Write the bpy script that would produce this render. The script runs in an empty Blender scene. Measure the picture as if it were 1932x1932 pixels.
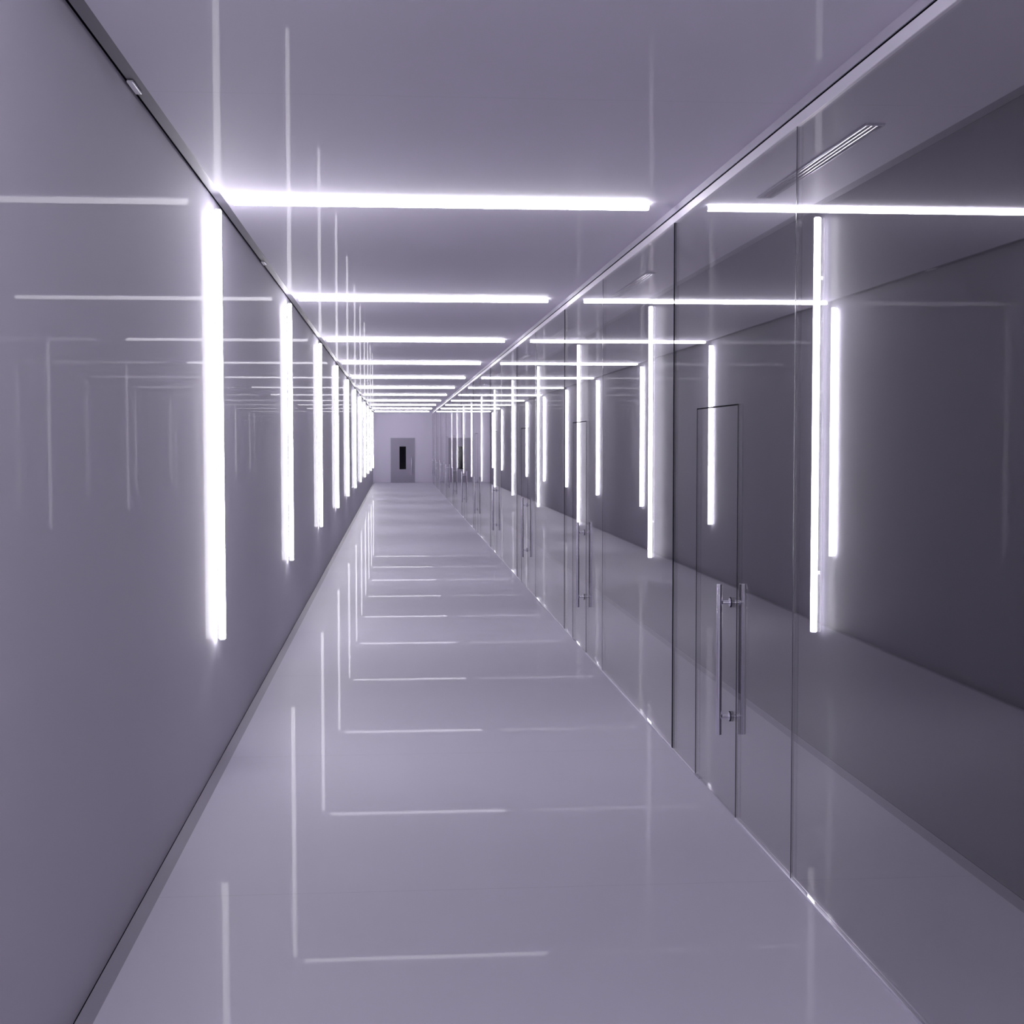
import bpy, bmesh, math
from mathutils import Matrix, Vector

S = bpy.context.scene
C = S.collection

# ------------------------------------------------------------------ camera
EYE = 1.8
YAW, PITCH, ROLL, FPX = 0.08211, 0.04933, 0.00083, 2662.5
cy, sy = math.cos(YAW), math.sin(YAW)
cp, sp = math.cos(PITCH), math.sin(PITCH)
cr, sr = math.cos(ROLL), math.sin(ROLL)
A = Matrix(((cy, 0, -sy), (0, 1, 0), (sy, 0, cy)))
B = Matrix(((1, 0, 0), (0, cp, sp), (0, -sp, cp)))
K = Matrix(((cr, -sr, 0), (sr, cr, 0), (0, 0, 1)))
R = K @ B @ A                       # rows: right, up, forward in (x, up, depth)
sw = lambda v: Vector((v[0], v[2], v[1]))
rt, up, fw = sw(R[0]), sw(R[1]), sw(R[2])
cam = bpy.data.cameras.new('camera')
cam.sensor_width = 36.0
cam.lens = FPX * 36.0 / 1932.0
cam.clip_start = 0.05
cam.clip_end = 200
co = bpy.data.objects.new('camera', cam)
C.objects.link(co)
m = Matrix((rt, up, -fw)).transposed().to_4x4()
m.translation = Vector((0, 0, EYE))
co.matrix_world = m
S.camera = co

# ------------------------------------------------------------------ world, exposure
w = bpy.data.worlds.new('world')
S.world = w
w.use_nodes = True
w.node_tree.nodes['Background'].inputs[0].default_value = (0.02, 0.018, 0.025, 1)
w.node_tree.nodes['Background'].inputs[1].default_value = 0.3
S.view_settings.view_transform = 'Standard'
S.view_settings.look = 'None'
S.view_settings.gamma = 1
S.view_settings.use_curve_mapping = False
S.view_settings.exposure = 0.44
S.cycles.max_bounces = 12
S.cycles.diffuse_bounces = 4
S.cycles.glossy_bounces = 6
S.cycles.transparent_max_bounces = 48
S.cycles.sample_clamp_indirect = 6
S.cycles.use_denoising = True

TUBE = 25.0                          # strength of the tube lights
TUBE_COL = (0.965, 0.94, 1.0)

# ------------------------------------------------------------------ dimensions (metres)
H = 3.155                            # ceiling height
XL, XG, XR = -1.015, 1.617, 2.478    # left wall, glass line, wall beyond the glass
Y0, DY = 8.019, 5.3288               # depth of the first row of tubes, spacing
YB, YE = -8.0, 63.58                 # end wall behind the camera, far end wall
JY = 8.113                           # a dark glass joint; repeats every DY
PLAIN = 2.832                        # plain pane after it, then the pane with the door
T = 0.012                            # glass thickness

# ------------------------------------------------------------------ materials
def mat(name, col, rough=0.5, metal=0.0, spec=0.5, coat=0.0, coat_rough=0.03, emit=None, es=0.0):
    ma = bpy.data.materials.new(name)
    ma.use_nodes = True
    b = ma.node_tree.nodes['Principled BSDF']
    b.inputs['Base Color'].default_value = (*col, 1)
    b.inputs['Roughness'].default_value = rough
    b.inputs['Metallic'].default_value = metal
    b.inputs['Specular IOR Level'].default_value = spec
    b.inputs['Coat Weight'].default_value = coat
    b.inputs['Coat Roughness'].default_value = coat_rough
    if emit:
        b.inputs['Emission Color'].default_value = (*emit, 1)
        b.inputs['Emission Strength'].default_value = es
    return ma

def vary(ma, amount=0.04, scale=1.5):
    """faint unevenness of the colour, like rolled paint or poured resin"""
    nt = ma.node_tree
    b = nt.nodes['Principled BSDF']
    col = tuple(b.inputs['Base Color'].default_value)
    tc = nt.nodes.new('ShaderNodeTexCoord')
    no = nt.nodes.new('ShaderNodeTexNoise')
    no.inputs['Scale'].default_value = scale
    no.inputs['Detail'].default_value = 3
    mr = nt.nodes.new('ShaderNodeMapRange')
    mr.inputs['To Min'].default_value = 1 - amount
    mr.inputs['To Max'].default_value = 1 + amount
    mx = nt.nodes.new('ShaderNodeVectorMath'); mx.operation = 'SCALE'
    mx.inputs[0].default_value = col[:3]
    nt.links.new(tc.outputs['Object'], no.inputs['Vector'])
    nt.links.new(no.outputs['Fac'], mr.inputs['Value'])
    nt.links.new(mr.outputs['Result'], mx.inputs['Scale'])
    nt.links.new(mx.outputs['Vector'], b.inputs['Base Color'])
    return mx

def seams(ma, mx, offsets, width=0.004, dark=0.75):
    """hairline joints across the corridor, repeating every DY"""
    nt = ma.node_tree
    b = nt.nodes['Principled BSDF']
    tc = nt.nodes.new('ShaderNodeTexCoord')
    sx = nt.nodes.new('ShaderNodeSeparateXYZ')
    nt.links.new(tc.outputs['Object'], sx.inputs[0])
    prev = None
    for o in offsets:
        a = nt.nodes.new('ShaderNodeMath'); a.operation = 'SUBTRACT'
        a.inputs[1].default_value = o - 20 * DY
        nt.links.new(sx.outputs['Y'], a.inputs[0])
        f = nt.nodes.new('ShaderNodeMath'); f.operation = 'MODULO'
        f.inputs[1].default_value = DY
        nt.links.new(a.outputs[0], f.inputs[0])
        l = nt.nodes.new('ShaderNodeMath'); l.operation = 'LESS_THAN'
        l.inputs[1].default_value = width
        nt.links.new(f.outputs[0], l.inputs[0])
        if prev is None:
            prev = l
        else:
            q = nt.nodes.new('ShaderNodeMath'); q.operation = 'MAXIMUM'
            nt.links.new(prev.outputs[0], q.inputs[0]); nt.links.new(l.outputs[0], q.inputs[1])
            prev = q
    mr = nt.nodes.new('ShaderNodeMapRange')
    mr.inputs['To Min'].default_value = 1
    mr.inputs['To Max'].default_value = dark
    nt.links.new(prev.outputs[0], mr.inputs['Value'])
    v = nt.nodes.new('ShaderNodeVectorMath'); v.operation = 'SCALE'
    nt.links.new(mx.outputs['Vector'], v.inputs[0])
    nt.links.new(mr.outputs['Result'], v.inputs['Scale'])
    nt.links.new(v.outputs['Vector'], b.inputs['Base Color'])

WALLC = (0.54, 0.52, 0.60)
M = {}
M['wall'] = mat('wall_lacquer', WALLC, rough=0.72, spec=0.35, coat=0.022, coat_rough=0.008)
vary(M['wall'], 0.03, 0.6)
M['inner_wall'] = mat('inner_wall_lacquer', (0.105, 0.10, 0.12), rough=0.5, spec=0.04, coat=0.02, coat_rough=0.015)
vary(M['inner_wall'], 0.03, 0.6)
M['ceiling'] = mat('ceiling_lacquer', (0.64, 0.61, 0.71), rough=0.66, spec=0.40, coat=0.018, coat_rough=0.008)
seams(M['ceiling'], vary(M['ceiling'], 0.03, 0.6), (JY - 2.497, JY), dark=0.82)
M['floor'] = mat('floor_resin', (0.55, 0.53, 0.615), rough=0.50, spec=0.10, coat=0.020, coat_rough=0.010)
seams(M['floor'], vary(M['floor'], 0.04, 0.8), (JY - 2.51, JY - 0.01), dark=0.8)
M['end_wall'] = mat('end_wall_paint', (0.66, 0.625, 0.74), rough=0.5, spec=0.3)
vary(M['end_wall'], 0.02, 1.0)
M['strip'] = mat('recess_strip', (0.15, 0.142, 0.175), rough=0.45, spec=0.4)
M['gap'] = mat('dark_gap', (0.003, 0.0025, 0.006), rough=1.0, spec=0.0)
M['strip_floor'] = mat('floor_strip', (0.28, 0.265, 0.32), rough=0.45, spec=0.2)
M['channel'] = mat('pale_channel', (0.90, 0.87, 0.95), rough=0.4, spec=0.5)
M['rail'] = mat('pale_rail', (0.50, 0.475, 0.56), rough=0.5, spec=0.3)
M['alu'] = mat('brushed_aluminium', (0.80, 0.78, 0.86), rough=0.45, metal=1.0)
M['alu_dark'] = mat('dark_aluminium', (0.42, 0.40, 0.48), rough=0.4, metal=0.6)  # darker, less metallic aluminium tone for frames and pivots
M['steel'] = mat('polished_steel', (0.9, 0.88, 0.96), rough=0.24, metal=1.0)
M['rubber'] = mat('black_rubber', (0.004, 0.003, 0.008), rough=0.8, spec=0.04)
M['seal'] = mat('grey_clear_seal', (0.06, 0.055, 0.08), rough=0.15, spec=0.5)
M['seal_dark'] = mat('dark_seal', (0.015, 0.013, 0.022), rough=0.6, spec=0.1)
M['door'] = mat('door_paint', (0.30, 0.28, 0.35), rough=0.45, spec=0.4)
M['door_glass'] = mat('dark_door_glass', (0.002, 0.002, 0.006), rough=0.05, spec=0.2)
M['tube'] = mat('glowing_tube', (0.9, 0.9, 0.95), rough=0.3, emit=TUBE_COL, es=TUBE)
M['cap'] = mat('white_plastic', (0.85, 0.83, 0.90), rough=0.3)
M['slat'] = mat('satin_slat', (0.55, 0.53, 0.60), rough=0.20, metal=1.0)
M['vent_dark'] = mat('vent_inside', (0.05, 0.045, 0.065), rough=0.8)

def glass_mat():
    ma = bpy.data.materials.new('clear_glass')
    ma.use_nodes = True
    nt = ma.node_tree
    nt.nodes.remove(nt.nodes['Principled BSDF'])
    out = nt.nodes['Material Output']
    tr = nt.nodes.new('ShaderNodeBsdfTransparent')
    tr.inputs[0].default_value = (0.80, 0.795, 0.815, 1)
    gl = nt.nodes.new('ShaderNodeBsdfAnisotropic')
    gl.inputs['Roughness'].default_value = 0.0
    gl.inputs['Color'].default_value = (1, 1, 1, 1)
    geo = nt.nodes.new('ShaderNodeNewGeometry')
    ior = nt.nodes.new('ShaderNodeMapRange')       # same reflectance from both faces of the sheet
    ior.inputs['To Min'].default_value = 1.52
    ior.inputs['To Max'].default_value = 1 / 1.52
    nt.links.new(geo.outputs['Backfacing'], ior.inputs['Value'])
    fr = nt.nodes.new('ShaderNodeFresnel')
    nt.links.new(ior.outputs['Result'], fr.inputs['IOR'])
    mx = nt.nodes.new('ShaderNodeMixShader')
    nt.links.new(fr.outputs[0], mx.inputs[0])
    nt.links.new(tr.outputs[0], mx.inputs[1])
    nt.links.new(gl.outputs[0], mx.inputs[2])
    nt.links.new(mx.outputs[0], out.inputs['Surface'])
    return ma
M['glass'] = glass_mat()

# ------------------------------------------------------------------ mesh helpers
def box(bm, x0, x1, y0, y1, z0, z1):
    v = [bm.verts.new((x, y, z)) for x in (x0, x1) for y in (y0, y1) for z in (z0, z1)]
    for q in ((0, 1, 3, 2), (4, 6, 7, 5), (0, 4, 5, 1), (2, 3, 7, 6), (0, 2, 6, 4), (1, 5, 7, 3)):
        bm.faces.new([v[i] for i in q])

def bevel(bm, wd, seg=2):
    bmesh.ops.bevel(bm, geom=list(bm.edges), offset=wd, segments=seg, affect='EDGES', profile=0.5)

def cyl(bm, p0, p1, r, n=24, r1=None):
    p0, p1 = Vector(p0), Vector(p1)
    d = (p1 - p0)
    M4 = Matrix.Translation((p0 + p1) / 2) @ d.to_track_quat('Z', 'Y').to_matrix().to_4x4()
    bmesh.ops.create_cone(bm, cap_ends=True, cap_tris=False, segments=n, radius1=r,
                          radius2=r if r1 is None else r1, depth=d.length, matrix=M4)

def lathe(bm, prof, n=24, axis='Z', at=(0, 0, 0)):
    """closed turned shape; prof = (radius, height) pairs from one end to the other"""
    rings = []
    for r, h in prof:
        ring = []
        for k in range(n):
            a = 2 * math.pi * k / n
            p = (r * math.cos(a), r * math.sin(a), h)
            if axis == 'X':
                p = (h, r * math.cos(a), r * math.sin(a))
            if axis == 'Y':
                p = (r * math.sin(a), h, r * math.cos(a))
            ring.append(bm.verts.new(Vector(p) + Vector(at)))
        rings.append(ring)
    for a, b in zip(rings, rings[1:]):
        for k in range(n):
            bm.faces.new((a[k], a[(k + 1) % n], b[(k + 1) % n], b[k]))
    bm.faces.new(rings[0][::-1]); bm.faces.new(rings[-1])

def extrude_x(bm, pts, x0, x1):
    """outline in (y, z) given thickness along x"""
    a = [bm.verts.new((x0, y, z)) for y, z in pts]
    b = [bm.verts.new((x1, y, z)) for y, z in pts]
    bm.faces.new(a); bm.faces.new(b[::-1])
    n = len(pts)
    for i in range(n):
        bm.faces.new((a[i], b[i], b[(i + 1) % n], a[(i + 1) % n]))

def obj(name, bm, material, parent=None, smooth=False, loc=None):
    bmesh.ops.recalc_face_normals(bm, faces=bm.faces)
    me = bpy.data.meshes.new(name)
    bm.to_mesh(me); bm.free()
    me.materials.append(material)
    if smooth:
        for p in me.polygons:
            p.use_smooth = True
        me.set_sharp_from_angle(angle=math.radians(35))
    o = bpy.data.objects.new(name, me)
    C.objects.link(o)
    if parent:
        o.parent = parent
    if loc:
        o.location = loc
    return o

def tag(o, label, cat, group=None, kind=None):
    o['label'] = label; o['category'] = cat
    if group: o['group'] = group
    if kind: o['kind'] = kind
    return o

def empty(name, loc):
    o = bpy.data.objects.new(name, None)
    o.empty_display_size = 0.1
    o.location = loc
    C.objects.link(o)
    return o

def dup(root, loc):
    r = root.copy(); C.objects.link(r); r.location = loc
    for ch in list(root.children):
        c = ch.copy(); C.objects.link(c); c.parent = r
        for g in list(ch.children):
            d = g.copy(); C.objects.link(d); d.parent = c
    return r

def slab(name, material, dims, label, cat, parent=None, smooth=False):
    bm = bmesh.new(); box(bm, *dims)
    o = obj(name, bm, material, parent, smooth)
    if parent is None:
        tag(o, label, cat, kind='structure')
    return o

ORD = ['nearest', 'second', 'third', 'fourth', 'fifth', 'sixth', 'seventh', 'eighth', 'ninth', 'tenth', 'eleventh', 'twelfth', 'thirteenth']
def nth(i):
    return 'nearest' if i == 0 else ORD[i] + ' from the camera'

# ------------------------------------------------------------------ shell
SI, SR = -0.945, 2.385               # inner edges of the recessed strips along the walls
REC = 0.012                          # depth of the recessed strips
slab('floor', M['floor'], (SI, SR, YB, YE, -0.15, 0), 'glossy lavender grey floor running the whole corridor', 'floor')
slab('ceiling', M['ceiling'], (SI, SR, YB, YE, H, H + 0.15), 'glossy lavender grey ceiling carrying the cross tubes', 'ceiling')
slab('wall_left', M['wall'], (XL - 0.2, XL, YB, YE, -0.15, H + 0.15), 'glossy lavender grey wall left of the corridor', 'wall')
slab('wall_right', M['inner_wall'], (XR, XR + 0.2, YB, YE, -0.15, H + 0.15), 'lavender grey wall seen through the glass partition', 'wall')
slab('wall_back', M['end_wall'], (XL - 0.2, XR + 0.2, YE, YE + 0.2, -0.15, H + 0.15), 'pale end wall at the far end of the corridor', 'wall')
slab('wall_front', M['end_wall'], (XL - 0.2, XR + 0.2, YB - 0.2, YB, -0.15, H + 0.15), 'pale end wall behind the viewpoint', 'wall')

def strip(name, x0, x1, z, down, wall_x, label):
    """recessed strip along a wall with a dark open joint against the wall"""
    s = 1 if down else -1            # down: strip lies in the floor
    za, zb = z - s * REC, z - s * 0.12
    d = 1 if x1 > x0 else -1
    bm = bmesh.new(); box(bm, min(x0 + d * .006, x1), max(x0 + d * .006, x1), YB, YE, min(za, zb), max(za, zb))
    o = obj(name, bm, M['strip_floor' if down else 'strip'])
    tag(o, label, 'skirting' if down else 'cornice', kind='structure')
    g = bmesh.new()
    gx = x1 + (wall_x - x1) * 0.5
    box(g, min(x1, wall_x), max(x1, wall_x), YB, YE, min(z - s * (REC + 0.004), zb), max(z - s * (REC + 0.004), zb))
    obj('shadow_gap', g, M['gap'], o)
    return o
strip('baseboard_left', SI, XL + 0.006, 0.0, True, XL, 'grey recessed strip in the floor along the left wall')
strip('baseboard_right', SR, XR - 0.010, 0.0, True, XR, 'grey recessed strip in the floor along the wall beyond the glass')
strip('trim_1', SI, XL + 0.012, H, False, XL, 'dark recessed strip in the ceiling along the left wall')
strip('trim_2', SR, XR - 0.010, H, False, XR, 'dark recessed strip in the ceiling along the wall beyond the glass')

# top channel holding the glass
bm = bmesh.new()
box(bm, XG - 0.010, XG + 0.010, YB, YE, 3.064, 3.108)
bevel(bm, 0.001, 1)
o = obj('trim_3', bm, M['channel'])
tag(o, 'bright metal channel under the ceiling along the top of the glass', 'channel', kind='structure')
slab('shadow_groove', M['gap'], (XG - 0.006, XG + 0.006, YB, YE, 3.108, 3.117), '', '', parent=o)
slab('mounting_rail', M['rail'], (XG - 0.011, XG + 0.011, YB, YE, 3.117, H), '', '', parent=o)

# ------------------------------------------------------------------ glass partition
ZT = 3.066                            # glass runs just into the channel
DB, DE = -1.551, -0.643               # door opening relative to the joint JY
DT = 1.977
n_win = 0
gasket_id = 0
pane_i = 0
for k in range(-3, 11):
    j = JY + k * DY                   # dark joint at the far edge of a door pane
    a0, a1 = j - 2.497, j             # the pane with the door
    b0, b1 = j, j + PLAIN             # the plain pane after it
    if a0 < YB + 0.01:
        a0 = YB + 0.01
    b1 = min(b1, YE)
    g = 0.0025
    vis = k + 0
    # pane with a door opening
    n_win += 1
    pts = [(a0 + .004, 0.008), (j + DB - 0.004, 0.008), (j + DB - 0.004, DT + 0.004), (j + DE + 0.004, DT + 0.004),
           (j + DE + 0.004, 0.008), (a1 - .0105, 0.008), (a1 - .0105, ZT), (a0 + .004, ZT)]
    bm = bmesh.new(); extrude_x(bm, pts, XG - T / 2, XG + T / 2)
    wn = obj('window_%d' % n_win, bm, M['glass'])
    place = 'behind the viewpoint' if k < 0 else nth(k)
    tag(wn, 'clear glass pane framing the %s glass door' % ('unseen rear' if k < 0 else nth(k)), 'glass panel', 'glass panes around the doors', 'structure')
    bm = bmesh.new(); box(bm, XG - T / 2 - .0015, XG + T / 2, a1 - .010, a1 + .010, 0.004, ZT)
    s = obj('joint_seal', bm, M['rubber'], wn); s['label'] = 'black vertical seal at the glass edge'
    bm = bmesh.new(); box(bm, XG - T / 2 - .0008, XG - T / 2 + .0018, a0 - .0035, a0 + .0035, 0.004, ZT)
    s = obj('edge_seal', bm, M['seal'], wn); s['label'] = 'thin grey clear seal at the glass edge'
    for u, v in ((a0, j + DB - 0.004), (j + DE + 0.004, a1)):
        bm = bmesh.new()
        box(bm, XG - 0.012, XG - 0.0065, u, v, 0, 0.007)
        box(bm, XG + 0.0065, XG + 0.012, u, v, 0, 0.007)
        box(bm, XG - 0.0065, XG + 0.0065, u, v, 0, 0.004)
        obj('floor_channel', bm, M['alu'], wn)
    # plain pane
    n_win += 1
    if b1 - b0 > 0.05:
        bm = bmesh.new(); box(bm, XG - T / 2, XG + T / 2, b0 + .0105, b1 - .004, 0.008, ZT)
        wn = obj('window_%d' % n_win, bm, M['glass'])
        tag(wn, 'plain clear glass pane just beyond the %s glass door' % ('unseen rear' if k < 0 else nth(k)), 'glass panel', 'plain glass panes', 'structure')
        bm = bmesh.new()
        box(bm, XG - 0.012, XG - 0.0065, b0, b1, 0, 0.007)
        box(bm, XG + 0.0065, XG + 0.012, b0, b1, 0, 0.007)
        box(bm, XG - 0.0065, XG + 0.0065, b0, b1, 0, 0.004)
        obj('floor_channel', bm, M['alu'], wn)

# glass doors with bar handles on both sides
def handle_bm():
    bm = bmesh.new()
    for s in (-1, 1):
        x = s * 0.0605
        r = 0.0135
        lathe(bm, [(r - .002, 0.380), (r, 0.382), (r, 1.113), (r - .002, 1.115)], 20, 'Z', (x, 0, 0))
        for h in (0.470, 1.026):
            cyl(bm, (s * 0.0100, 0, h), (s * 0.052, 0, h), 0.0095, 16)
            cyl(bm, (s * 0.0080 if s < 0 else 0.0098, 0, h), (s * 0.0115, 0, h), 0.021, 24)
            cyl(bm, (s * 0.044, 0, h), (s * 0.053, 0, h), 0.0095, 16, 0.0132)
    return bm

def washers_bm():
    bm = bmesh.new()
    for h in (0.470, 1.026):
        cyl(bm, (-0.0075, 0, h), (0.0095, 0, h), 0.025, 28)
    return bm

proto = None
nd = 1
HY = 6.69
for k in range(-1, 11):
    j = JY + k * DY
    nd += 1
    if proto is None:
        bm = bmesh.new()
        box(bm, -T / 2, T / 2, DB + .0045, DE - .0045, 0.006, DT - 0.003)
        leaf = obj('door_%d' % nd, bm, M['glass'], loc=(XG, j, 0))
        # dark edge gaskets round three sides of the leaf
        bm = bmesh.new()
        e = 0.004
        box(bm, -T / 2 - .001, -T / 2 + .0015, DB - e, DB + e, 0.006, DT + e)
        box(bm, -T / 2 - .001, -T / 2 + .0015, DE - e, DE + e, 0.006, DT + e)
        obj('edge_seal', bm, M['seal_dark'], leaf)
        bm = bmesh.new()
        box(bm, -T / 2 - .001, T / 2 + .0005, DB, DE, DT - .0028, DT + .0035)
        obj('top_seal', bm, M['rubber'], leaf)
        hd = obj('door_handle', handle_bm(), M['steel'], leaf, True, loc=(0, HY - JY, 0))
        hd['label'] = 'polished steel bar handle on both faces'
        ws = obj('washer', washers_bm(), M['rubber'], hd, True)
        ws['label'] = 'black washers between handle and glass'
        bm = bmesh.new()
        box(bm, -0.010, 0.010, DE - .10, DE - .002, 0.0, 0.0055)
        obj('pivot', bm, M['alu_dark'], leaf)
        proto = leaf
    else:
        leaf = dup(proto, (XG, j, 0))
        leaf.name = 'door_%d' % nd
    tag(leaf, 'clear glass door with steel bar handle, %s' % ('out of view behind the camera' if k < 0 else nth(k)),
        'glass door', 'glass doors in the partition', 'structure')

# ------------------------------------------------------------------ far door
bm = bmesh.new()
dx0, dx1, dh = -0.236, 0.866, 2.01
bx0, bx1, bz0, bz1 = 0.165, 0.456, 0.595, 1.620
for d in ((dx0 + .02, bx0, 0.012, dh - .02), (bx1, dx1 - .02, 0.012, dh - .02), (bx0, bx1, 0.012, bz0), (bx0, bx1, bz1, dh - .02)):
    box(bm, d[0], d[1], YE - 0.030, YE - 0.0, d[2], d[3])
bmesh.ops.remove_doubles(bm, verts=bm.verts, dist=1e-5)
fd = obj('door_1', bm, M['door'])
tag(fd, 'grey door with a dark slit window in the far end wall', 'door', kind='structure')
bm = bmesh.new()
box(bm, dx0, dx0 + .018, YE - 0.036, YE, 0.0, dh)
box(bm, dx1 - .018, dx1, YE - 0.036, YE, 0.0, dh)
box(bm, dx0 + .018, dx1 - .018, YE - 0.036, YE, dh - .018, dh)
obj('door_frame', bm, M['alu_dark'], fd)
bm = bmesh.new(); box(bm, bx0, bx1, YE - 0.024, YE - 0.006, bz0, bz1)
o = obj('vision_panel', bm, M['door_glass'], fd); o['label'] = 'narrow black glass slit'
bm = bmesh.new()
lathe(bm, [(0.016, 0.34), (0.018, 0.345), (0.018, 1.105), (0.016, 1.11)], 16, 'Z', (0.705, YE - 0.075, 0))
for h in (0.45, 1.0):
    cyl(bm, (0.705, YE - 0.07, h), (0.705, YE - 0.029, h), 0.009, 12)
obj('door_handle', bm, M['steel'], fd, True)

# ------------------------------------------------------------------ tube lights
VL = 2.405
def tube_thing(name, axis, length, r, base):
    """base: direction of the surface it is fixed to, as unit (x, z)"""
    root = empty(name, (0, 0, 0))
    rr = r
    ce = 0.006
    if axis == 'Z':
        prof = [(rr * .8, ce), (rr, ce + .002), (rr, length - ce - .002), (rr * .8, length - ce)]
        bm = bmesh.new(); lathe(bm, prof, 18, 'Z')
        obj('tube', bm, M['tube'], root, True)
        for a, b in ((0, ce), (length - ce, length)):
            bm = bmesh.new(); lathe(bm, [(rr * .82, a), (rr * .82, b)], 18, 'Z')
            obj('end_cap', bm, M['cap'], root, True)
        for h in (0.35, length - 0.35):
            bm = bmesh.new()
            x1 = base[0] * 0.0360
            x0 = base[0] * (rr - .003)
            box(bm, min(x0, x1), max(x0, x1), -0.006, 0.006, h - .01, h + .01)
            obj('wall_clip', bm, M['cap'], root)
    else:
        prof = [(rr * .8, ce), (rr, ce + .002), (rr, length - ce - .002), (rr * .8, length - ce)]
        bm = bmesh.new(); lathe(bm, prof, 18, 'X')
        obj('tube', bm, M['tube'], root, True)
        for a, b in ((0, ce), (length - ce, length)):
            bm = bmesh.new(); lathe(bm, [(rr * .82, a), (rr * .82, b)], 18, 'X')
            obj('end_cap', bm, M['cap'], root, True)
        for h in (0.35, length - 0.35):
            bm = bmesh.new()
            box(bm, h - .01, h + .01, -0.006, 0.006, rr - .003, base[1])
            obj('ceiling_clip', bm, M['cap'], root)
    return root

VR = 0.0195
XTL = -0.9785
XTR = 2.425
ROWS = range(-2, 11)
def rows(proto, pos, text, cat, group):
    first = True
    for n in ROWS:
        y = Y0 + n * DY
        o = proto if first else dup(proto, (0, 0, 0))
        first = False
        o.location = pos(y)
        if n < 0:
            tag(o, text + ', %s row behind the camera' % ('first' if n == -1 else 'second'), cat, group)
        else:
            tag(o, text + ', ' + nth(n), cat, group)
rows(tube_thing('wall_tube_light', 'Z', VL, VR, (-1, 0)), lambda y: (XTL, y, 0.690),
     'vertical white tube light on the left wall', 'tube light', 'vertical tube lights on the left wall')
rows(tube_thing('wall_tube_light', 'Z', VL, VR, (1, 0)), lambda y: (XTR, y, 0.690),
     'vertical white tube light behind the glass partition', 'tube light', 'vertical tube lights behind the glass')
CR = 0.0165
CZ = 3.117 + CR
rows(tube_thing('ceiling_tube_light', 'X', 2.3416, CR, (0, H - CZ)), lambda y: (-0.896, y, CZ),
     'horizontal white tube light across the ceiling', 'tube light', 'tube lights across the ceiling')

# ------------------------------------------------------------------ slot diffusers in the ceiling behind the glass
def vent():
    root = empty('ceiling_vent', (0, 0, 0))
    L2, W2 = 0.905, 0.0425
    bm = bmesh.new()
    box(bm, -W2, W2, -L2, -L2 + .012, -0.010, 0)
    box(bm, -W2, W2, L2 - .012, L2, -0.010, 0)
    box(bm, -W2, -W2 + .006, -L2 + .012, L2 - .012, -0.010, 0)
    box(bm, W2 - .006, W2, -L2 + .012, L2 - .012, -0.010, 0)
    obj('frame', bm, M['alu_dark'], root)
    bm = bmesh.new(); box(bm, -W2 + .006, W2 - .006, -L2 + .012, L2 - .012, -0.0015, 0)
    obj('backing', bm, M['vent_dark'], root)
    for i in range(3):
        cx = (-1 + i) * 0.0235
        bm = bmesh.new()
        # gently curved blade
        prev = None
        seg = 5
        top = []; bot = []
        for s in range(seg + 1):
            t = s / seg - .5
            x = cx + t * 0.019
            z = -0.009 + 0.010 * t * t + 0.0025 * (t + .5)
            top.append((x, z + .0012)); bot.append((x, z))
        ring = bot + top[::-1]
        va = [bm.verts.new((x, -L2 + .012, z)) for x, z in ring]
        vb = [bm.verts.new((x, L2 - .012, z)) for x, z in ring]
        n = len(ring)
        for q in range(n):
            bm.faces.new((va[q], va[(q + 1) % n], vb[(q + 1) % n], vb[q]))
        bm.faces.new(va); bm.faces.new(vb[::-1])
        obj('blade', bm, M['slat'], root, True)
    return root
v = vent()
for k in range(0, 11):
    o = v if k == 0 else dup(v, (0, 0, 0))
    o.location = (2.041, 6.835 + k * DY, H)
    tag(o, 'slim slotted air diffuser in the ceiling behind the glass, %s' % nth(k), 'air vent', 'air diffusers behind the glass')

# ------------------------------------------------------------------ small pale spacer plates in the joint above the left wall
bm = bmesh.new()
lathe_pts = []
box(bm, -0.013, 0.013, -0.095, 0.095, 0, 0.0105)
bevel(bm, 0.004, 2)
pl = obj('spacer_plate', bm, M['cap'])
for k in range(2):
    o = pl if k == 0 else pl.copy()
    if k: C.objects.link(o)
    o.location = (XL + 0.024, (5.58, 10.91)[k], H - 0.0005)
    tag(o, 'small pale plate in the ceiling strip above the left wall, %s' % ('nearest' if k == 0 else 'second'),
        'plate', 'pale plates in the ceiling strip')
